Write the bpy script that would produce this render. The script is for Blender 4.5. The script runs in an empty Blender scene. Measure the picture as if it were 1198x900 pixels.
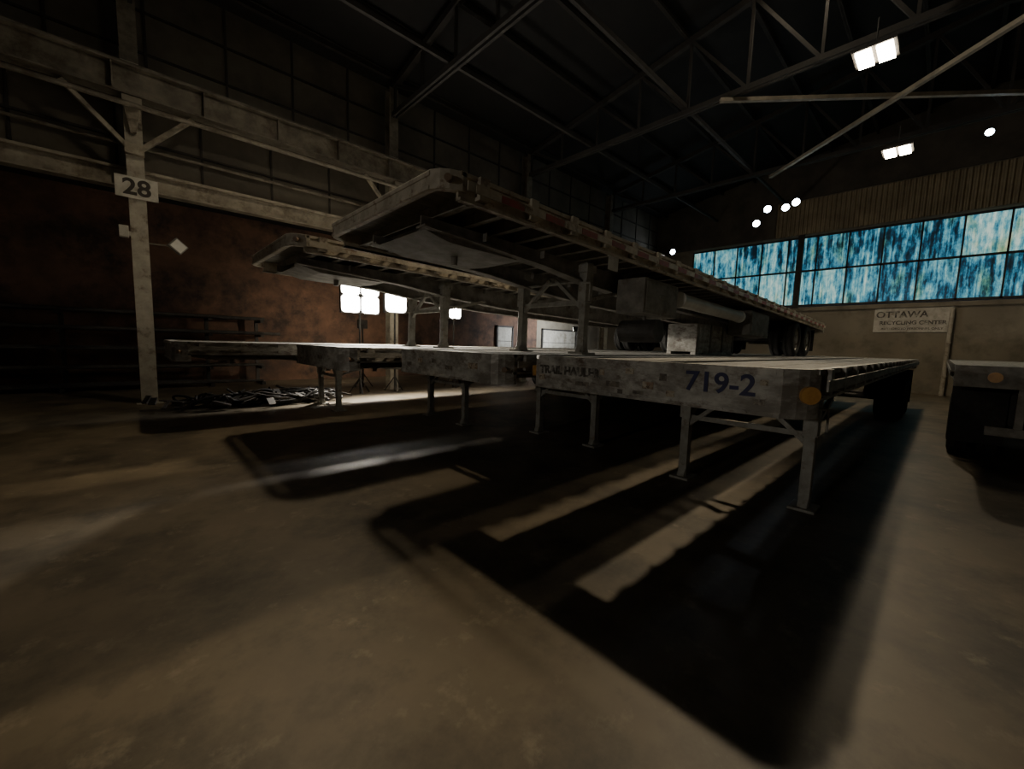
import bpy, math, random
from mathutils import Vector, Matrix
random.seed(4)
S = bpy.context.scene
COL = S.collection

# ------------------------------------------------------------------ materials
def nt(name):
    m = bpy.data.materials.new(name); m.use_nodes = True
    t = m.node_tree; b = t.nodes["Principled BSDF"]
    return m, t, b
def mat(name, c1, c2=None, scale=4.0, rough=0.7, metal=0.0, bump=0.0, stretch=(1,1,1), lo=0.35, hi=0.65, detail=8, dirt=None, dust=None):
    m, t, b = nt(name)
    if c2 is None: c2 = tuple(x*0.7 for x in c1)
    tc = t.nodes.new("ShaderNodeTexCoord"); mp = t.nodes.new("ShaderNodeMapping")
    mp.inputs["Scale"].default_value = stretch
    n = t.nodes.new("ShaderNodeTexNoise"); n.inputs["Scale"].default_value = scale; n.inputs["Detail"].default_value = detail
    n.inputs["Roughness"].default_value = 0.65
    r = t.nodes.new("ShaderNodeValToRGB")
    r.color_ramp.elements[0].position = lo; r.color_ramp.elements[0].color = (*c2, 1)
    r.color_ramp.elements[1].position = hi; r.color_ramp.elements[1].color = (*c1, 1)
    t.links.new(tc.outputs["Object"], mp.inputs["Vector"]); t.links.new(mp.outputs["Vector"], n.inputs["Vector"])
    t.links.new(n.outputs["Fac"], r.inputs["Fac"])
    out = r.outputs["Color"]
    for dd in (dirt, dust):
        if not dd: continue
        n2 = t.nodes.new("ShaderNodeTexNoise"); n2.inputs["Scale"].default_value = dd[1]; n2.inputs["Detail"].default_value = 10
        n2.inputs["Roughness"].default_value = .7
        r2 = t.nodes.new("ShaderNodeValToRGB"); r2.color_ramp.elements[0].position = dd[2]; r2.color_ramp.elements[1].position = dd[3]
        r2.color_ramp.elements[0].color = (0,0,0,1); r2.color_ramp.elements[1].color = (1,1,1,1)
        mx = t.nodes.new("ShaderNodeMixRGB"); mx.inputs["Color2"].default_value = (*dd[0], 1)
        t.links.new(mp.outputs["Vector"], n2.inputs["Vector"]); t.links.new(n2.outputs["Fac"], r2.inputs["Fac"])
        t.links.new(r2.outputs["Color"], mx.inputs["Fac"]); t.links.new(out, mx.inputs["Color1"]); out = mx.outputs["Color"]
    t.links.new(out, b.inputs["Base Color"])
    b.inputs["Roughness"].default_value = rough; b.inputs["Metallic"].default_value = metal
    if bump:
        bp = t.nodes.new("ShaderNodeBump"); bp.inputs["Strength"].default_value = bump; bp.inputs["Distance"].default_value = 0.02
        t.links.new(n.outputs["Fac"], bp.inputs["Height"]); t.links.new(bp.outputs["Normal"], b.inputs["Normal"])
    return m
def emis(name, col, s):
    m, t, b = nt(name)
    b.inputs["Base Color"].default_value = (*col, 1)
    b.inputs["Emission Color"].default_value = (*col, 1); b.inputs["Emission Strength"].default_value = s
    return m

M = {}
M['wood'] = mat("deck_wood", (.27,.26,.23), (.14,.133,.115), 3, .75, 0, .3, (.6,6,1))
M['alu'] = mat("weathered_aluminium", (.54,.525,.48), (.27,.255,.225), 6, .55, .2, .3, (1,1,2), dirt=((.12,.085,.06), 5, .50, .64), dust=((.19,.175,.15), 2.2, .46, .64))
M['rail2'] = mat("rusty_rail_paint", (.54,.49,.40), (.34,.30,.235), 6, .65, .1, .2, dirt=((.20,.11,.06), 8, .54, .68), dust=((.15,.125,.095), 4, .55, .72))
M['steel'] = mat("dusty_steel", (.28,.265,.235), (.14,.13,.112), 5, .7, .1, .1, dirt=((.11,.08,.055), 4, .52, .72))
M['dark'] = mat("dark_steel", (.06,.055,.05), (.03,.027,.024), 6, .7, .1)
M['scrap'] = mat("scrap_metal", (.16,.14,.12), (.05,.045,.04), 6, .6, .1)
M['leg'] = mat("galvanised_leg", (.38,.37,.33), (.22,.21,.18), 6, .55, .2, .05, dirt=((.15,.10,.06), 9, .54, .72))
M['tire'] = mat("tire_rubber", (.035,.033,.03), (.02,.019,.018), 12, .85)
M['hub'] = mat("wheel_hub", (.35,.34,.31), (.2,.18,.15), 9, .5, .4)
M['navy'] = mat("navy_paint", (.022,.026,.10), (.02,.02,.07), 10, .6)
M['letter'] = mat("black_lettering", (.05,.04,.035), (.03,.025,.02), 10, .7)
M['fade'] = mat("faded_lettering", (.10,.09,.075), (.045,.04,.035), 18, .7, dirt=((.30,.285,.26), 11, .50, .60))
M['fade2'] = mat("faded_sign_ink", (.10,.09,.075), (.05,.045,.04), 6, .7, dirt=((.42,.40,.35), 3.5, .50, .66))
M['stk'] = mat("faded_sticker", (.50,.46,.36), (.25,.16,.10), 14, .6, dirt=((.12,.08,.05), 20, .5, .6))
M['stk2'] = mat("dark_decal", (.07,.06,.055), (.20,.17,.13), 16, .6, dirt=((.30,.27,.22), 14, .54, .62))
M['red'] = mat("red_tape", (.38,.055,.035), (.22,.04,.03), 8, .5, dirt=((.16,.10,.06), 7, .55, .66))
M['white'] = mat("white_tape", (.66,.60,.50), (.42,.36,.27), 8, .5, dirt=((.18,.12,.07), 7, .55, .66))
M['wpaint'] = mat("white_paint", (.55,.53,.47), (.36,.33,.27), 3, .6, dirt=((.2,.17,.13), 2.5, .52, .72))
M['amber'] = mat("amber_lens", (.72,.40,.12), (.50,.24,.06), 6, .3)
M['clear'] = mat("dull_lens", (.22,.15,.10), (.15,.10,.07), 6, .3)
M['pvc'] = mat("grey_pvc", (.60,.59,.54), (.48,.46,.41), 3, .5)
M['floor'] = mat("oily_concrete_floor", (.185,.149,.098), (.085,.068,.045), .7, .52, 0, .2, lo=.3, hi=.7, detail=14, dirt=((.042,.035,.025), .9, .46, .65), dust=((.25,.21,.148), 3.2, .57, .75))
M['cement'] = mat("cement_block", (.30,.265,.20), (.165,.145,.11), 1.2, .85, 0, .2, dirt=((.10,.083,.06), .6, .5, .75))
M['orange'] = mat("orange_painted_wall", (.20,.108,.066), (.10,.055,.037), .9, .85, 0, .2, dirt=((.042,.028,.022), .8, .44, .62))
M['panel'] = mat("wall_panel", (.12,.104,.08), (.065,.055,.043), .8, .8, .05, .1)
M['corr'] = mat("corrugated_sheet", (.42,.345,.225), (.25,.205,.135), .9, .7, .15, .05)
M['beam'] = mat("beam_paint", (.24,.21,.165), (.11,.095,.073), 2.2, .7, .05, .1, dirt=((.07,.052,.035), 2.5, .48, .68))
M['lintel'] = mat("lintel_paint", (.38,.34,.265), (.21,.18,.14), 2.2, .7, .05, .1, dirt=((.10,.07,.045), 2.5, .5, .7))
M['colm'] = mat("column_paint", (.48,.44,.36), (.29,.26,.21), 2.5, .7, 0, .1, dirt=((.12,.085,.055), 4, .53, .7))
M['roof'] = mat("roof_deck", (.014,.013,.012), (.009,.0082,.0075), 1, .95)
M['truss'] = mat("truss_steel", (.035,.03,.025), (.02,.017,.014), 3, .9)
M['brace'] = mat("brace_steel", (.24,.205,.15), (.14,.12,.09), 3, .7)
M['hose'] = mat("black_hose", (.05,.048,.045), (.025,.024,.022), 6, .45)
M['lampw'] = emis("lamp_panel_emission", (1,.88,.66), 40)
M['flood'] = emis("floodlight_emission", (1,.96,.89), 60)
M['floodc'] = emis("cool_lamp_emission", (.75,.9,1), 35)

# ------------------------------------------------------------------ mesh builder
import bmesh
class MB:
    def __init__(s): s.v=[]; s.f=[]
    def box(s,x0,x1,y0,y1,z0,z1):
        b=len(s.v)
        s.v+=[(x0,y0,z0),(x1,y0,z0),(x1,y1,z0),(x0,y1,z0),(x0,y0,z1),(x1,y0,z1),(x1,y1,z1),(x0,y1,z1)]
        s.f+=[(b,b+3,b+2,b+1),(b+4,b+5,b+6,b+7),(b,b+1,b+5,b+4),(b+1,b+2,b+6,b+5),(b+2,b+3,b+7,b+6),(b+3,b,b+4,b+7)]
        return s
    def beam(s,p1,p2,w,h,up=(0,0,1)):
        p1=Vector(p1);p2=Vector(p2);d=(p2-p1).normalized();up=Vector(up)
        if abs(d.dot(up))>.98: up=Vector((1,0,0))
        r=d.cross(up).normalized();u=r.cross(d).normalized();b=len(s.v)
        for p in (p1,p2):
            for a,c in ((-1,-1),(1,-1),(1,1),(-1,1)):
                s.v.append(tuple(p+r*(a*w/2)+u*(c*h/2)))
        s.f+=[(b,b+1,b+2,b+3),(b+7,b+6,b+5,b+4)]
        for i in range(4):
            j=(i+1)%4; s.f.append((b+i,b+4+i,b+4+j,b+j))
        return s
    def ibeam(s,p1,p2,w,h,t=.015,up=(0,0,1)):
        p1=Vector(p1);p2=Vector(p2);d=(p2-p1).normalized();upv=Vector(up)
        if abs(d.dot(upv))>.98: upv=Vector((1,0,0))
        r=d.cross(upv).normalized();u=r.cross(d).normalized()
        s.beam(p1,p2,t,h,up)
        s.beam(p1+u*(h/2-t/2),p2+u*(h/2-t/2),w,t,up); s.beam(p1-u*(h/2-t/2),p2-u*(h/2-t/2),w,t,up)
        return s
    def cyl(s,p1,p2,r,n=16,r2=None):
        p1=Vector(p1);p2=Vector(p2);d=(p2-p1).normalized();r2=r if r2 is None else r2
        up=Vector((0,0,1)) if abs(d.z)<.9 else Vector((1,0,0))
        a=d.cross(up).normalized();c=a.cross(d).normalized();b=len(s.v)
        for p,rr in ((p1,r),(p2,r2)):
            for i in range(n):
                t=2*math.pi*i/n; s.v.append(tuple(p+a*(rr*math.cos(t))+c*(rr*math.sin(t))))
        s.f.append(tuple(b+i for i in range(n))); s.f.append(tuple(b+n+i for i in reversed(range(n))))
        for i in range(n):
            j=(i+1)%n; s.f.append((b+i,b+n+i,b+n+j,b+j))
        return s
    def lathe_y(s,cx,cy,cz,prof,n=28):
        b=len(s.v);k=len(prof)
        for i in range(n):
            t=2*math.pi*i/n
            for (r,dy) in prof: s.v.append((cx+r*math.cos(t),cy+dy,cz+r*math.sin(t)))
        for i in range(n):
            j=(i+1)%n
            for q in range(k-1):
                s.f.append((b+i*k+q,b+i*k+q+1,b+j*k+q+1,b+j*k+q))
        return s
    def prism_xz(s,pts,y0,y1):
        b=len(s.v);n=len(pts)
        s.v+=[(x,y0,z) for x,z in pts]+[(x,y1,z) for x,z in pts]
        s.f.append(tuple(b+i for i in range(n)));s.f.append(tuple(b+n+i for i in reversed(range(n))))
        for i in range(n):
            j=(i+1)%n;s.f.append((b+i,b+n+i,b+n+j,b+j))
        return s
    def prism_xy(s,pts,z0,z1):
        b=len(s.v);n=len(pts)
        s.v+=[(x,y,z0) for x,y in pts]+[(x,y,z1) for x,y in pts]
        s.f.append(tuple(b+i for i in reversed(range(n))));s.f.append(tuple(b+n+i for i in range(n)))
        for i in range(n):
            j=(i+1)%n;s.f.append((b+i,b+j,b+n+j,b+n+i))
        return s
    def obj(s,name,m,parent=None,bevel=0,smooth=False):
        me=bpy.data.meshes.new(name);me.from_pydata(s.v,[],s.f);me.update()
        bm=bmesh.new();bm.from_mesh(me);bmesh.ops.recalc_face_normals(bm,faces=bm.faces);bm.to_mesh(me);bm.free()
        o=bpy.data.objects.new(name,me);COL.objects.link(o);me.materials.append(m)
        if parent: o.parent=parent
        if smooth:
            for p in me.polygons:p.use_smooth=True
        if bevel:
            b=o.modifiers.new("bevel","BEVEL");b.width=bevel;b.segments=2;b.limit_method='ANGLE'
        return o
def empty(name,loc=(0,0,0)):
    e=bpy.data.objects.new(name,None);COL.objects.link(e);e.location=loc;e.empty_display_size=.2;return e
def text(name,body,size,loc,rot,m,parent,ext=.002,offset=0.0,sx=1.0):
    c=bpy.data.curves.new(name,'FONT');c.body=body;c.size=size;c.extrude=ext;c.offset=offset
    c.align_x='CENTER';c.align_y='CENTER'
    o=bpy.data.objects.new(name,c);COL.objects.link(o);o.location=loc;o.rotation_euler=rot;o.scale=(sx,1,1)
    c.materials.append(m);o.parent=parent;return o

# ------------------------------------------------------------------ trailer
def trailer(x0,y0,W,L,zf,zr,ground,legx,legys,r=.5,flip=False,light_slots=(),tape=False,label=None,lettering=None,box=False,railm='alu',noseh=.335,deepbelly=.60,lens='clear',stickers=(),decals=(),rearlens='clear'):
    e=empty("flatbed_trailer",(x0,y0,zf))
    th=math.atan2(zf-zr,L)
    e.rotation_euler=(0,th,0) if not flip else (0,0,math.pi)
    dz=lambda x: (zf-x*math.tan(th)-ground)
    cuts=[.05]+[q for ab in sorted(light_slots) for q in ab]+[W-.05]
    segs=[(cuts[i],cuts[i+1]) for i in range(0,len(cuts),2)]
    d=MB()
    for (ya,yb) in segs:
        nb=max(1,round((yb-ya)/.19));bw=(yb-ya)/nb
        for k in range(nb): d.box(.1,L-.08,ya+k*bw,ya+(k+1)*bw-.004,-.045,-.004+random.uniform(-.002,.002))
    d.obj("deck_boards",M['wood'],e)
    a=MB()
    for s,yy in ((-1,0),(1,W)):
        a.box(.18,L,min(yy-s*.03,yy-s*.06),max(yy-s*.03,yy-s*.06),-.22,.0)
        a.box(.18,L,min(yy,yy-s*.06),max(yy,yy-s*.06),-.03,.006)
        a.box(.18,L,min(yy,yy-s*.06),max(yy,yy-s*.06),-.22,-.195)
        a.box(.22,L,min(yy+s*.035,yy+s*.047),max(yy+s*.035,yy+s*.047),-.145,-.07)
        x=.4
        while x<L-.1:
            a.box(x-.05,x+.05,min(yy-s*.03,yy+s*.036),max(yy-s*.03,yy+s*.036),-.18,.004)
            a.cyl((x+.3,yy-s*.03,-.11),(x+.3,yy+s*.036,-.11),.022,8)
            x+=.6
    a.obj("side_rails",M[railm],e)
    c=.17
    pts=[(.2,0),(.10,.04),(.04,.09),(0,c),(0,W-c),(.04,W-.09),(.10,W-.04),(.2,W),(.24,W),(.24,W-.03),(.06,W-c),(.06,c),(.24,.03),(.24,0)]
    n=MB();n.prism_xy(pts,-noseh,.006)
    n.box(-.012,.0,c,W-c,-.045,-.005);n.box(-.012,0,c,W-c,-noseh,-noseh+.03)
    if noseh>.3:
        y=c+.05
        while y<W-c: n.cyl((-.018,y,-.028),(0.01,y,-.028),.012,8);n.cyl((-.018,y,-.32),(0.01,y,-.32),.010,8);y+=.16
    n.obj("nose_plate",M[railm],e,.006 if noseh<.3 else 0)
    rs=MB();rs.box(L-.06,L+.04,0,W,-.30,.004)
    lowb=dz(L)>1.3
    rs.box(L-.02,L+.03,.35,W-.35,-.95 if lowb else -.7,-.83 if lowb else -.6)
    for yy in (.6,W-.68): rs.box(L-.03,L+.02,yy,yy+.08,-.9 if lowb else -.65,-.3)
    rs.obj("rear_sill_and_bumper",M[railm],e,.006)
    cm=MB();x=.40
    while x<L-.15:
        for (ya,yb) in segs:
            cm.box(x-.006,x+.006,ya,yb,-.165,-.046);cm.box(x-.035,x+.035,ya,yb,-.172,-.162)
        x+=.36
    cm.obj("crossmembers",M['steel'],e)
    mb=MB();g=1.9
    bd=deepbelly
    prof=[(.25,-.17),(L-.1,-.17),(L-.1,-.36),(L-3.9,-.40),(L-5.2,-bd),(legx+1.6,-bd),(legx+.2,-bd*.88),(g,-.34),(.25,-.27)]
    for yy in (W/2-.52,W/2+.52):
        mb.prism_xz(prof,yy-.008,yy+.008)
        low=prof[2:]
        for (p,q) in zip(low[:-1],low[1:]): mb.beam((p[0],yy,p[1]),(q[0],yy,q[1]),.16,.02)
        x=1.
        while x<L-.5:
            mb.box(x-.006,x+.006,yy-.07,yy+.07,-.26,-.17);x+=.9
    mb.obj("main_beams",M['steel'],e)
    u=MB()
    if light_slots:  # coupler split at the added deck slot so light passes through
        sa,sb=light_slots[0]
        u.prism_xz([(.3,-.28),(.6,-.345),(1.5,-.345),(1.8,-.28)],W/2-.5,sa-.06);u.prism_xz([(.3,-.28),(.6,-.345),(1.5,-.345),(1.8,-.28)],sb,W/2+.5)
        u.cyl((1.0,(sb+W/2+.5)/2,-.345),(1.0,(sb+W/2+.5)/2,-.44),.04)
    else:
        u.prism_xz([(.3,-.28),(.6,-.345),(1.5,-.345),(1.8,-.28)],W/2-.5,W/2+.5)
        u.cyl((1.0,W/2,-.345),(1.0,W/2,-.44),.04)
    u.obj("upper_coupler",M['steel'],e)
    lg=MB();H=dz(legx);k_=min(1,H/1.5)
    for yy in legys:
        lg.box(legx-.075,legx+.075,yy-.065,yy+.065,-.75*k_,-.17)
        lg.box(legx-.055,legx+.055,yy-.05,yy+.05,-H+.03,-.6*k_)
        lg.box(legx-.15,legx+.15,yy-.12,yy+.12,-H,-H+.03)
        lg.prism_xz([(legx-.1,-H+.03),(legx+.1,-H+.03),(legx+.055,-H+.13),(legx-.055,-H+.13)],yy-.045,yy+.045)
        lg.beam((legx,yy,-.72*k_),(legx+.95,yy,-.42),.05,.05)
        lg.box(legx-.1,legx+.1,yy-.09,yy+.09,-.30,-.2)
    ya,yb=legys
    lg.beam((legx,ya,-.86*k_),(legx,(ya+yb)/2-.05,-.34),.06,.05);lg.beam((legx,yb,-.86*k_),(legx,(ya+yb)/2+.05,-.34),.06,.05)
    lg.beam((legx,ya,-.74*k_),(legx,yb,-.74*k_),.05,.06)
    lg.cyl((legx,ya-.02,-.40),(legx,yb+.02,-.40),.02,8)
    lg.cyl((legx-.09,ya-.14,-.45),(legx-.09,ya,-.45),.015,8);lg.cyl((legx-.09,ya-.14,-.45),(legx-.09,ya-.14,-.68),.012,8)
    lg.obj("landing_gear",M['leg'],e,.004)
    ax=MB();tw=MB();hb=MB()
    for xx in (L-3.1,L-1.85):
        cz=-(dz(xx)-r*1.0)
        ax.cyl((xx,.3,cz),(xx,W-.3,cz),.065,14)
        for yy in (W/2-.52,W/2+.52):
            ax.prism_xz([(xx-.55,-.38),(xx-.35,-.38),(xx-.3,cz+.05),(xx-.4,cz+.05)],yy-.05,yy+.05)
            ax.beam((xx-.4,yy,cz+.12),(xx+.35,yy,cz+.12),.08,.05);ax.box(xx-.1,xx+.1,yy-.1,yy+.1,cz+.05,cz+.2)
            ax.cyl((xx+.3,yy,cz+.12),(xx+.3,yy,-.38),.1,12)
        for yc in (.17,.49,W-.17,W-.49):
            w=.13
            tw.lathe_y(xx,yc,cz,[(.29,-w*.8),(.33,-w),(r-.07,-w),(r-.02,-w*.88),(r,-w*.7),(r,-.04),(r-.012,-.03),(r-.012,.03),(r,.04),(r,w*.7),(r-.02,w*.88),(r-.07,w),(.33,w),(.29,w*.8),(.29,-w*.8)])
        for yc,sg in ((.17,-1),(W-.17,1)):
            hb.lathe_y(xx,yc,cz,[(.295,.1*sg),(.28,.07*sg),(.2,-.02*sg+.0),(.14,-.03*sg),(.13,.07*sg),(.11,.11*sg),(.0,.115*sg)],24)
            for k in range(10):
                t=2*math.pi*k/10;hb.cyl((xx+.17*math.cos(t),yc-.03*sg,cz+.17*math.sin(t)),(xx+.17*math.cos(t),yc+.03*sg,cz+.17*math.sin(t)),.015,6)
    ax.obj("axles_and_suspension",M['dark'],e);tw.obj("tires",M['tire'],e,smooth=False);hb.obj("wheel_hubs",M['hub'],e)
    mf=MB()
    for yy in (.02,W-.62): mf.box(L-1.2,L-1.185,yy,yy+.6,-min(1.25,dz(L)-.12),-.3)
    mf.obj("mud_flaps",M['tire'],e)
    lm=MB();lz=-min(.17,noseh*.5)
    for yy,s in ((0,1),(W,-1)):
        d_=Vector((-.18,-.144*s,0)).normalized()
        p=Vector((.10,yy+s*.045,lz));lm.cyl(tuple(p),tuple(p+d_*.045),.060 if lens=='amber' else .03,20)
    lm.obj("marker_lamps",M[lens],e)
    tl=MB()
    for yy in (.38,W-.38): tl.cyl((L+.04,yy,-.15),(L+.07,yy,-.15),.07,20)
    tl.obj("tail_lamps",M[rearlens],e)
    for nm,lst,mm_ in (("stickers",stickers,'stk'),("decals",decals,'stk2')):
        if lst:
            b=MB()
            for (sy,sz,sw,sh) in lst: b.box(-.004,.0,sy-sw/2,sy+sw/2,sz-sh/2,sz+sh/2)
            b.obj(nm,M[mm_],e)
    if tape:
        rt=MB();wt=MB();x=.3;k=0
        while x<L-.3:
            (rt if k%2 else wt).box(x,x+.27,-.0505,-.047,-.145,-.085)
            x+=.28;k+=1
        rt.obj("reflective_tape_red",M['red'],e);wt.obj("reflective_tape_white",M['white'],e)
    if label: text("fleet_number",label[0],label[1],(-.006,label[2],label[3]),(math.pi/2,0,-math.pi/2),M['navy'],e,.002,.004,label[4])
    if lettering: text("maker_lettering",lettering[0],lettering[1],(-.006,lettering[2],lettering[3]),(math.pi/2,0,-math.pi/2),M['fade'],e,.002,.005,1.0)
    if box:
        b=MB();b.box(3.35,4.35,.12,.55,-.78,-.30);b.box(3.40,4.30,.105,.12,-.74,-.34);b.box(3.75,3.95,.09,.105,-.55,-.50);b.obj("side_toolbox",M['steel'],e,.01)
        b=MB();b.cyl((4.6,.2,-.46),(7.3,.2,-.46),.11,20);b.cyl((7.3,.2,-.46),(7.34,.2,-.46),.125,20);b.cyl((4.56,.2,-.46),(4.6,.2,-.46),.125,20);b.obj("storage_tube",M['pvc'],e)
        b=MB();b.cyl((3.9,.15,-1.0),(3.9,.75,-1.0),.17,24);b.obj("air_tank",M['dark'],e)
        b=MB();b.beam((3.9,.4,-.85),(3.9,.4,-.4),.04,.04);b.obj("air_tank_strap",M['steel'],e)
        b=MB();b.box(2.2,2.4,-.056,-.05,-.42,-.27);b.box(2.2,2.4,-.05,-.03,-.27,-.26);b.obj("tag_plate",M['wpaint'],e)
        b=MB();b.box(7.8,9.1,.12,.55,-.80,-.28);b.box(7.85,9.05,.105,.12,-.76,-.32);b.obj("rear_toolbox",M['steel'],e,.01)
    return e

DK=1.54
tA=trailer(3.2,.56,2.60,14.6,DK,DK,0,1.95,(.32,1.62),light_slots=((1.02,1.25),(1.93,2.17)),label=("719-2",.215,.58,-.135,1.02),lettering=("TRAIL HAULER",.115,2.03,-.14),lens='amber',  # deck slots added to let lamp light through as floor streaks
   stickers=((1.15,-.20,.10,.06),(1.33,-.09,.08,.05),(.95,-.25,.07,.05),(2.38,-.22,.08,.06),(.28,-.10,.05,.04),(1.62,-.12,.05,.05)),
   decals=((1.5,-.22,.14,.05),(1.42,-.28,.05,.04),(1.85,-.25,.16,.04),(1.02,-.12,.06,.06),(1.24,-.27,.10,.03),(.30,-.24,.07,.04)))
tB=trailer(2.90,3.28,2.40,14.6,DK,DK,0,2.65,(.60,1.85),stickers=((.5,-.15,.18,.07),(1.7,-.14,.12,.06)),decals=((1.0,-.2,.16,.05),(1.35,-.13,.10,.06),(2.0,-.2,.12,.05)))
tC=trailer(2.15,5.80,2.40,14.6,DK,DK,0,2.7,(.75,2.05),decals=((1.0,-.17,.2,.06),))
tF=trailer(.45,8.75,2.45,14.6,DK,DK,0,2.95,(.75,1.95))
tD=trailer(1.78,2.75,2.50,14.6,3.02,2.60,DK+.006,2.75,(.66,1.85),r=.46,tape=True,box=True,noseh=.15,deepbelly=.5,railm='rail2')
tE=trailer(1.5,5.80,2.38,14.6,3.00,2.64,DK+.006,2.75,(.60,1.80),r=.46,noseh=.15,deepbelly=.5,railm='rail2')
tG=trailer(8.6+14.2,-.12,2.45,14.2,DK,DK,0,2.6,(.6,1.85),flip=True,railm='steel',rearlens='amber')

e=empty("storage_crate",(8.1,3.36,DK+.006))
b=MB();b.box(0,2.0,0,.6,.06,.62);b.box(0,2,0,.1,0,.06);b.box(0,2,.5,.6,0,.06)
b.obj("crate_body",M['alu'],e,.01)
b=MB()
for x in (0.02,.66,1.3,1.92): b.box(x,x+.07,-.015,0,.06,.62)
b.obj("crate_battens",M['steel'],e)

# ------------------------------------------------------------------ room
XW=25.; XB=-13.; YL=17.6; YU=13.35; YR=-14.
b=MB();b.box(XB,XW,YR,YL,-.2,0);b.obj("floor",M['floor'])
WZ0,WZ1=4.0,7.45; WY0,WY1=-9.0,10.9
b=MB();b.box(XW,XW+.3,YR,YL,0,WZ0-.05)
b.box(XW,XW+.3,WY1,YL,WZ0-.05,12.6);b.box(XW,XW+.3,YR,WY0,WZ0-.05,12.6);b.box(XW+.1,XW+.3,WY0,WY1,WZ1,9.35)
b.obj("wall_back",M['cement'])
b=MB();b.box(XW+.02,XW+.3,WY0,WY1,9.35,12.6);b.box(XW-.03,XW,6.7,YU,WZ1+.15,12.0);b.obj("wall_back_gable",M['panel'])
b=MB();b.box(XW-.12,XW,WY0,WY1,WZ0-.25,WZ0-.11)
b.obj("trim_1",M['cement'])
b=MB();y=WY0;k=0;z0,z1=WZ1+.13,9.25
while y<6.6:
    x0=XW-.10 if k%2 else XW-.02; x1=XW-.02 if k%2 else XW-.10
    i=len(b.v);b.v+=[(x0,y,z0),(x0,y,z1),(x0,y+.05,z0),(x0,y+.05,z1),(x1,y+.09,z0),(x1,y+.09,z1)]
    b.f+=[(i,i+2,i+3,i+1),(i+2,i+4,i+5,i+3)];y+=.09;k+=1
b.obj("corrugated_cladding",M['corr'])
m,t,bs=nt("fiberglass_window_glow")
tc=t.nodes.new("ShaderNodeTexCoord");mp=t.nodes.new("ShaderNodeMapping");mp.inputs["Scale"].default_value=(1,2.2,.9)
sep=t.nodes.new("ShaderNodeSeparateXYZ");t.links.new(tc.outputs["Object"],sep.inputs[0])
def math_(op,a,bv):
    n=t.nodes.new("ShaderNodeMath");n.operation=op
    if isinstance(a,(int,float)): n.inputs[0].default_value=a
    else: t.links.new(a,n.inputs[0])
    if bv is not None:
        if isinstance(bv,(int,float)): n.inputs[1].default_value=bv
        else: t.links.new(bv,n.inputs[1])
    return n.outputs[0]
PW=1.22
cell=math_('FLOOR',math_('DIVIDE',math_('ADD',sep.outputs[1],100*PW-WY1),PW),None)
row=math_('GREATER_THAN',sep.outputs[2],5.75)
cv=t.nodes.new("ShaderNodeCombineXYZ");t.links.new(cell,cv.inputs[0]);t.links.new(row,cv.inputs[1])
wn=t.nodes.new("ShaderNodeTexWhiteNoise");wn.noise_dimensions='3D';t.links.new(cv.outputs[0],wn.inputs[0])
add=t.nodes.new("ShaderNodeVectorMath");add.operation='MULTIPLY_ADD';t.links.new(wn.outputs["Color"],add.inputs[0]);add.inputs[1].default_value=(9,0,3)
t.links.new(tc.outputs["Object"],mp.inputs[0]);t.links.new(mp.outputs[0],add.inputs[2])
n1=t.nodes.new("ShaderNodeTexNoise");n1.inputs["Scale"].default_value=1.4;n1.inputs["Detail"].default_value=10;n1.inputs["Roughness"].default_value=.75
t.links.new(add.outputs[0],n1.inputs["Vector"])
mp2=t.nodes.new("ShaderNodeMapping");mp2.inputs["Scale"].default_value=(1,9,.4);t.links.new(tc.outputs["Object"],mp2.inputs[0])
n2=t.nodes.new("ShaderNodeTexNoise");n2.inputs["Scale"].default_value=1.3;n2.inputs["Detail"].default_value=4;t.links.new(mp2.outputs[0],n2.inputs["Vector"])
fac=math_('ADD',math_('ADD',math_('MULTIPLY',n1.outputs["Fac"],.80),math_('MULTIPLY',n2.outputs["Fac"],.42)),math_('MULTIPLY',math_('SUBTRACT',wn.outputs["Value"],.40),.14))
rp=t.nodes.new("ShaderNodeValToRGB");cr=rp.color_ramp
cr.elements[0].position=.46;cr.elements[0].color=(.002,.008,.014,1)
cr.elements[1].position=.77;cr.elements[1].color=(.68,.88,.76,1)
for p,c in ((.52,(.008,.045,.09)),(.57,(.03,.19,.31)),(.63,(.13,.41,.49)),(.69,(.32,.62,.60))):
    q=cr.elements.new(p);q.color=(*c,1)
t.links.new(fac,rp.inputs[0])
n3=t.nodes.new("ShaderNodeTexNoise");n3.inputs["Scale"].default_value=.9;n3.inputs["Detail"].default_value=5;t.links.new(add.outputs[0],n3.inputs["Vector"])
r3=t.nodes.new("ShaderNodeValToRGB");r3.color_ramp.elements[0].position=.52;r3.color_ramp.elements[1].position=.72
r3.color_ramp.elements[0].color=(1,1,1,1);r3.color_ramp.elements[1].color=(1.0,.76,.42,1)
t.links.new(n3.outputs["Fac"],r3.inputs[0])
mm=t.nodes.new("ShaderNodeMixRGB");mm.blend_type='MULTIPLY';mm.inputs[0].default_value=1;t.links.new(rp.outputs[0],mm.inputs[1]);t.links.new(r3.outputs[0],mm.inputs[2])
t.links.new(mm.outputs[0],bs.inputs["Emission Color"]);bs.inputs["Emission Strength"].default_value=.85
bs.inputs["Base Color"].default_value=(.02,.05,.06,1);bs.inputs["Roughness"].default_value=.6
wp=empty("window_1")
b=MB();b.box(XW+.04,XW+.07,WY0,WY1,WZ0,WZ1);b.obj("window_panes",m,wp)
b=MB();y=WY1;k=0
while y>WY0-.01:
    b.box(XW-.03,XW+.04,y-.03,y+.03,WZ0,WZ1);y-=PW
for z in (WZ0+.03,5.75,WZ1-.03): b.box(XW-.03,XW+.04,WY0,WY1,z-.045,z+.045)
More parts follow.
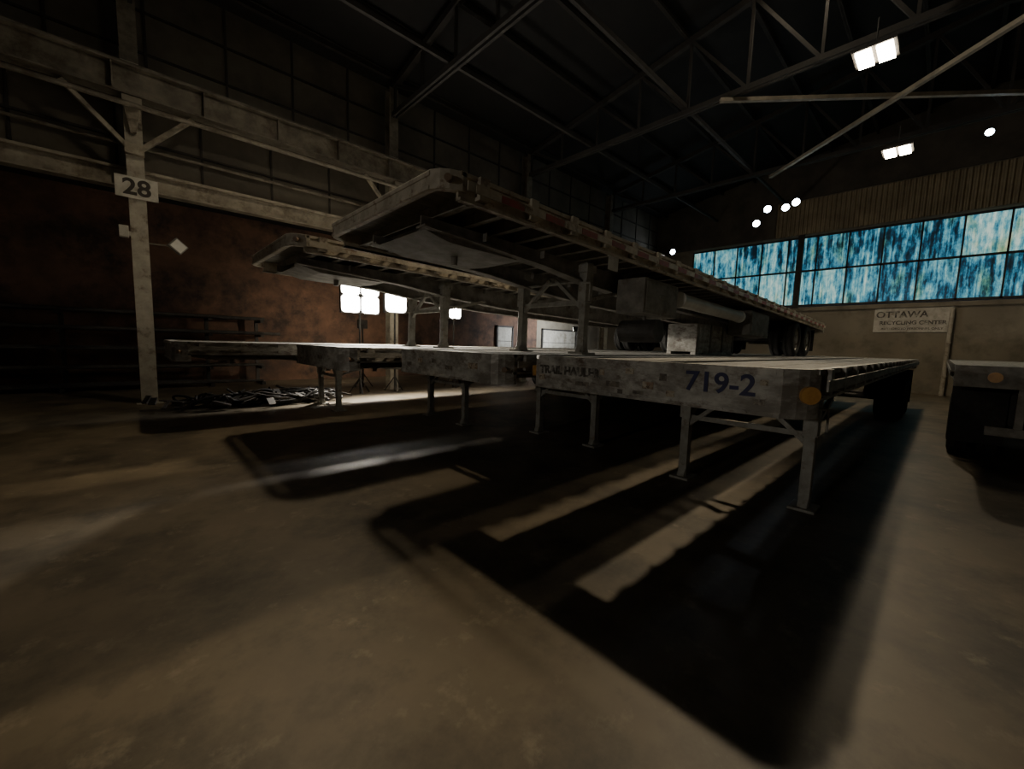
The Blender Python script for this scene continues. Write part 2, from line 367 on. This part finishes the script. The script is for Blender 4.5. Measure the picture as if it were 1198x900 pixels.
b.box(XW-.15,XW+.03,5.35,5.6,WZ0-.1,WZ1+.1)
b.obj("window_frame",M['dark'],wp)
sg=empty("wall_sign",(XW-.03,1.12,3.20))
b=MB();b.box(-.02,.02,-1.25,1.25,-.53,.53);b.obj("sign_board",M['wpaint'],sg,.005)
text("sign_heading","OTTAWA",.38,(-.024,.35,.24),(math.pi/2,0,-math.pi/2),M['fade2'],sg,.002,.01)
text("sign_line","RECYCLING CENTER",.225,(-.024,0,-.12),(math.pi/2,0,-math.pi/2),M['fade2'],sg,.002,.008)
text("sign_small","AUTHORIZED PERSONNEL ONLY",.13,(-.024,0,-.38),(math.pi/2,0,-math.pi/2),M['fade2'],sg,.002,.003)
pp=MB();pp.cyl((XW-.3,-.05,0),(XW-.3,-.05,3.6),.07,12);pp.cyl((XW-.3,-.05,3.6),(XW-.14,-.05,3.68),.07,12)
for z in (.8,2.2): pp.box(XW-.38,XW-.2,-.13,.03,z,z+.05)
pp.obj("downpipe",M['colm'])
b=MB();b.box(XB,18.5,YL,YL+.3,0,5.88);b.obj("wall_left",M['orange'])
b=MB();b.box(18.5,XW,YL,YL+.3,0,5.88);b.obj("wall_left_end",M['cement'])
b=MB();b.box(XB,XW,YU+.15,YL+.3,5.9,6.0);b.obj("ceiling_side_bay",M['roof'])
b=MB();b.box(XB,XW,YU,YU+.15,5.45,10.2);b.obj("wall_left_upper",M['panel'])
b=MB();x=XB+.4;k=0
while x<XW-.8:
    b.box(x,x+.05,YU-.03,YU,5.5,7.2);b.box(x+.6,x+.65,YU-.03,YU,7.2,10.1);x+=1.56
for z in (6.1,8.1,9.0): b.box(XB,XW,YU-.045,YU,z,z+.05)
b.obj("trim_2",M['truss'])
b=MB();b.ibeam((XB+.02,13.3,5.2),(XW-.02,13.3,5.2),.30,.42,.03);b.box(XB+.02,XW-.02,13.15,13.3,5.41,5.44)
b.obj("lintel_beam",M['lintel'])
b=MB();b.ibeam((XB+.02,12.55,7.05),(XW-.25,12.55,7.05),.34,.62,.035);b.box(XB+.02,XW-.25,12.49,12.61,7.36,7.44)
x=XB+.5
while x<XW-1: b.box(x,x+.02,12.39,12.71,6.76,7.34);x+=1.55
b.obj("crane_girder",M['beam'])
b=MB();b.cyl((XB+.05,12.30,6.50),(XW-.3,12.30,6.50),.05,10);b.obj("conduit_pipe",M['beam'])
b=MB();b.cyl((XB+.05,13.22,5.95),(XW-.3,13.22,5.95),.035,10);b.obj("conduit_pipe",M['beam'])
for i,x in enumerate((-12.3,-6.05,.2,6.45,12.7,18.95)):
    e=empty("steel_column",(x,13.0,0))
    b=MB();b.box(-.15,.15,-.2,-.175,.02,7.6);b.box(-.15,.15,.105,.13,.02,7.6);b.box(-.012,.012,-.175,.105,.02,7.6)
    b.box(-.24,.24,-.28,.13,0,.03)
    b.obj("column_shaft",M['colm'],e,.003)
    b=MB();b.box(-.15,.15,-.2,-.175,7.6,9.7);b.box(-.15,.15,.105,.13,7.6,9.7);b.box(-.012,.012,-.175,.105,7.6,9.7)
    b.obj("column_top",M['beam'],e,.003)
    b=MB();b.beam((-.1,-.26,5.75),(-1.05,-.40,6.70),.09,.09);b.beam((.1,-.26,5.75),(1.05,-.40,6.70),.09,.09)
    b.box(-.16,.16,-.6,-.2,6.60,6.72);b.box(-.16,.16,-.34,-.2,5.62,5.85)
    b.prism_xz([(-.14,6.6),(.14,6.6),(.05,6.1),(-.05,6.1)],-.32,-.2)
    b.obj("column_braces",M['lintel'],e)
    if i==2:
        b=MB();b.box(-.36,.36,-.26,-.235,4.68,5.14);b.obj("number_plate",M['wpaint'],e,.004)
        text("number_28","28",.48,(0,-.266,4.9),(math.pi/2,0,0),M['letter'],e,.002,.012)
        b=MB();b.box(-.34,-.18,-.3,-.15,3.80,4.05);b.box(-.2,-.14,-.2,-.1,3.85,3.95);b.obj("junction_box",M['wpaint'],e,.01)
        hd=empty("column_lamp",(.67,-.30,3.75));hd.parent=e;hd.rotation_euler=(0,math.radians(40),.25)
        b=MB();b.box(-.15,.15,-.02,.10,-.13,.13);b.box(-.08,.08,.10,.16,-.07,.07);b.obj("lamp_housing",M['steel'],hd,.01)
        b=MB();b.box(-.125,.125,-.028,-.02,-.105,.105);b.obj("lamp_glass",M['pvc'],hd)
        b=MB();b.beam((.1,-.12,3.75),(.60,-.2,3.75),.03,.03);b.obj("lamp_bracket",M['beam'],e)
b=MB();b.box(XB,XW,YR-.3,YR,0,10.2);b.obj("wall_right",M['panel'])
b=MB();b.box(XB-.3,XB,YR,YL,0,12.8);b.obj("wall_front",M['panel'])
YC=-.3
b=MB();i=0
b.v=[(XB,YU+.3,10.0),(XW+.3,YU+.3,10.0),(XW+.3,YC,12.4),(XB,YC,12.4),(XB,YR-.3,10.0),(XW+.3,YR-.3,10.0)]
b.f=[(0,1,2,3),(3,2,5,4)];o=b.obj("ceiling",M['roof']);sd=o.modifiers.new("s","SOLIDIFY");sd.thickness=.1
def zr_(y): return 12.4-abs(y-YC)*(2.4/(YU+.3-YC))-.12
b=MB()
for k in range(-8,9):
    y=YC+k*1.62
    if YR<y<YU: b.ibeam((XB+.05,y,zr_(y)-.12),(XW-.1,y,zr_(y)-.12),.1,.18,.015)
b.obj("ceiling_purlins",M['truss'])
ZT=8.85
for x in (-6.05,.2,6.45,12.7,18.95):
    b=MB();zb=ZT
    for yo in (-.07,.07): b.beam((x+yo,YR+.05,zb),(x+yo,12.75,zb),.07,.14)
    for (ya,yb) in ((YC,12.75),(YC,YR+.05)):
        b.beam((x,ya,zr_(ya)-.3),(x,yb,zr_(yb)-.3),.16,.18)
    N=16;ys=[YR+.1+(12.7-YR-.1)*k/N for k in range(N+1)]
    for k,y in enumerate(ys):
        b.beam((x,y,zb),(x,y,zr_(y)-.3),.07,.07)
        if k<N:
            if k<N/2: b.beam((x,y,zr_(y)-.3),(x,ys[k+1],zb),.08,.08)
            else: b.beam((x,y,zb),(x,ys[k+1],zr_(ys[k+1])-.3),.08,.08)
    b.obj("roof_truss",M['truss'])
b=MB()
b.beam((12.45,5.0,ZT-.16),(18.85,-2.25,ZT-.16),.11,.10);b.beam((12.8,-1.35,ZT-.27),(18.85,5.4,ZT-.27),.11,.10)
b.obj("sway_bracing",M['brace'])
b=MB()
for y in (9.6,6.1,-4.5):
    b.beam((XB+.05,y,ZT+.17),(XW-.2,y,ZT+.17),.09,.12)
b.obj("longitudinal_ties",M['truss'])

for x0,x1 in ((15.2,16.3),(19.0,22.4)):
    e=empty("door_%d"%(1 if x0<16 else 2),(x0,YL-.02,0));w=x1-x0
    b=MB();b.box(0,w,-.06,0,0,2.6);b.obj("door_leaf",M['wpaint'],e)
    b=MB();b.box(-.1,0,-.1,.0,0,2.7);b.box(w,w+.1,-.1,0,0,2.7);b.box(-.1,w+.1,-.1,0,2.6,2.7)
    for z in (.6,1.2,1.8): b.box(0,w,-.075,-.06,z,z+.03)
    b.obj("door_frame",M['dark'],e)

e=empty("pipe_storage_rack",(-3.2,16.4,0))
b=MB()
for x in (0,1.65,3.3,4.95,6.4):
    b.box(x,x+.1,.7,.8,0,2.3);b.box(x,x+.1,-.25,.8,0,.1)
    for z in (.55,1.1,1.65,2.15): b.box(x,x+.1,-.2,.75,z,z+.07)
b.obj("rack_frame",M['dark'],e)
b=MB()
for z in (.1,.62,1.17,1.72,2.22):
    for k in range(6):
        r_=random.uniform(.03,.06);xa=random.uniform(-.5,.6);b.cyl((xa,-.1+k*.14,z+r_),(xa+random.uniform(4.5,6.8),-.1+k*.14,z+r_),r_,10)
b.obj("pipes",M['dark'],e)

e=empty("debris_pile",(2.3,11.6,0))
cu=bpy.data.curves.new("hoses",'CURVE');cu.dimensions='3D';cu.bevel_depth=.028;cu.bevel_resolution=3
for k in range(22):
    sp=cu.splines.new('NURBS');n=14;sp.points.add(n-1)
    cx,cy=random.uniform(-1.5,1.5),random.uniform(-.45,.45);rr=random.uniform(.2,.5)
    for i in range(n):
        a=i*.75+k;sp.points[i].co=(cx+rr*math.cos(a)*1.5+random.uniform(-.2,.2),cy+rr*math.sin(a)*.6+random.uniform(-.1,.1),.03+random.uniform(0,.36)*(1 if i%3 else .1),1)
    sp.order_u=4;sp.use_endpoint_u=True
o=bpy.data.objects.new("hoses",cu);COL.objects.link(o);o.parent=e;cu.materials.append(M['hose'])
b=MB()
for k in range(110):
    cx,cy=random.gauss(0,.9),random.gauss(0,.33);a=random.uniform(0,6.28);l=random.uniform(.08,.38);z=random.uniform(.02,.2)
    b.beam((cx-l*math.cos(a),cy-l*math.sin(a)*.5,z),(cx+l*math.cos(a),cy+l*math.sin(a)*.5,z+random.uniform(0,.16)),random.uniform(.04,.16),random.uniform(.02,.06))
b.obj("scraps",M['scrap'],e)

# ------------------------------------------------------------------ lamps
def lightobj(kind,name,loc,energy,col,parent=None,size=.2,rot=(0,0,0),spot=None,blend=.5):
    l=bpy.data.lights.new(name,kind);l.energy=energy;l.color=col
    l.shadow_soft_size=size
    if kind=='SPOT': l.spot_size=math.radians(spot);l.spot_blend=blend
    o=bpy.data.objects.new(name,l);COL.objects.link(o);o.location=loc;o.rotation_euler=rot
    if parent:o.parent=parent
    return o
WARM=(1,.81,.54)
def highbay(x,y,z,energy,spot=140,blend=.6,hang=8.76,aim=None,extra=0,size=.12):
    e=empty("high_bay_light",(x,y,z))
    b=MB();b.box(-.36,.36,-.36,.36,.03,.10);b.box(-.2,.2,-.1,.1,.10,.2);b.cyl((0,0,.2),(0,0,max(hang-z,.3)),.015,6)
    b.obj("fixture_housing",M['dark'],e)
    b=MB();b.box(-.32,.32,-.30,-.04,-.02,.03);b.box(-.32,.32,.04,.30,-.02,.03);b.obj("lamp_panels",M['lampw'],e)
    rot=(0,0,0)
    if aim: rot=(Vector(aim)-Vector((x,y,z))).to_track_quat('-Z','Y').to_euler()
    if energy: lightobj('SPOT',"lamp_beam",(0,0,-.06),energy,WARM,e,size,rot,spot,blend)
    if extra: lightobj('SPOT',"lamp_wash",(0,0,-.06),extra,WARM,e,size,(0,0,0),150,.6)
highbay(17.8,1.6,8.0,560,155);highbay(11.85,1.6,8.0,110,150)
highbay(12.0,2.95,11.05,4100,60,1.0,hang=11.36,aim=(-.2,4.2,0),size=.2)
highbay(2.45,8.4,8.4,580,90,1.0,hang=10.2,aim=(0.4,3.8,0),extra=140)
def flood(x,y,z,panels,energy,mat_='flood',yaw=0,size=.22,pole=0,col=(1,.9,.72),tilt=12,cone=150,rnd=False):
    e=empty("flood_light",(x,y,z));e.rotation_euler=(0,0,yaw)
    h=MB();p=MB()
    for (px,pz) in panels:
        if rnd:
            h.cyl((px,.14,pz),(px,-.02,pz),size*.5,24,size);p.cyl((px,-.02,pz),(px,-.035,pz),size*.9,24)
        else:
            h.box(px-size,px+size,-.02,.1,pz-size*.95,pz+size*.95)
            n=5;pts=[]
            for q,(sx,sz) in enumerate(((1,1),(-1,1),(-1,-1),(1,-1))):
                for k in range(n):
                    a=math.pi/2*(q+k/(n-1));rr=size*.35
                    pts.append((px+sx*(size*.92-rr)+rr*math.cos(a),pz+sz*(size*.86-rr)+rr*math.sin(a)))
            p.prism_xz(pts,-.035,-.02)
    if pole:
        h.cyl((0,.06,-z),(0,.06,0),.03,10)
        for a in (0.3,2.4,4.5): h.beam((0,.06,-z+.5),(.34*math.cos(a),.06+.34*math.sin(a),-z+.02),.03,.03)
    else: h.box(-.03,.03,.1,.2,-.03,.03)
    h.obj("flood_housing",M['dark'],e);p.obj("flood_lens",M[mat_],e)
    if energy: lightobj('SPOT',"flood_beam",(0,-.08,0),energy,col,e,.12,(math.radians(90-tilt),0,math.pi),cone,.6)
flood(5.05,12.2,2.98,[(-.30,.26),(.30,.26),(-.30,-.26),(.30,-.26)],2900,pole=1,size=.29,tilt=24,cone=130,col=(1,.92,.78))
flood(6.2,12.2,2.9,[(0,0)],1300,size=.38,pole=1,tilt=24,cone=130,col=(1,.92,.78))
flood(8.5,12.2,2.75,[(0,0)],300,size=.26,pole=1,tilt=20)
flood(5.84,14.0,2.2,[(0,0)],190,size=.16,pole=1,yaw=math.pi,col=(1,.82,.56),tilt=8,cone=120)  # added lamp, tucked behind the first flood stand, to wash the orange wall
flood(18.4,14.5,2.6,[(0,0)],900,size=.16,pole=1,yaw=math.pi,col=(.9,.95,1),tilt=5)  # extra lamp added only to brighten the doors
flood(-12.7,2.0,3.3,[(0,0)],600,size=.2,yaw=math.pi/2,col=(1,.93,.80),tilt=10,cone=42)  # added fill behind the camera, unseen, lights the trailer noses
for (x,y,z) in ((18.4,5.61,6.72),(18.4,5.26,7.2),(18.4,4.65,7.13),(18.4,4.33,7.25)):
    flood(x,y,z,[(0,0)],20,'floodc',yaw=-math.pi/2,size=.14,col=(.9,.95,1),tilt=40,cone=110,rnd=True)
flood(18.4,-.29,8.15,[(0,0)],0,'floodc',yaw=-math.pi/2,size=.10,rnd=True)
flood(24.5,12.0,7.58,[(0,0)],40,'floodc',yaw=-math.pi/2,size=.17,col=(.9,.95,1),rnd=True)

w=bpy.data.worlds.new("World");S.world=w;w.use_nodes=True
w.node_tree.nodes["Background"].inputs[0].default_value=(.01,.012,.015,1)
f=470.8
d1=Vector((506,33,-f)).normalized();d2=Vector((-442,60,-f)).normalized()
d3=d1.cross(d2).normalized();d2=d3.cross(d1).normalized()
R=Matrix((d1,d2,d3))
cam=bpy.data.cameras.new("camera");cam.sensor_fit='HORIZONTAL';cam.sensor_width=36;cam.lens=f/1198*36;cam.clip_start=.05
co=bpy.data.objects.new("camera",cam);COL.objects.link(co)
co.matrix_world=Matrix.Translation((0,0,1.66))@R.to_4x4()
S.camera=co
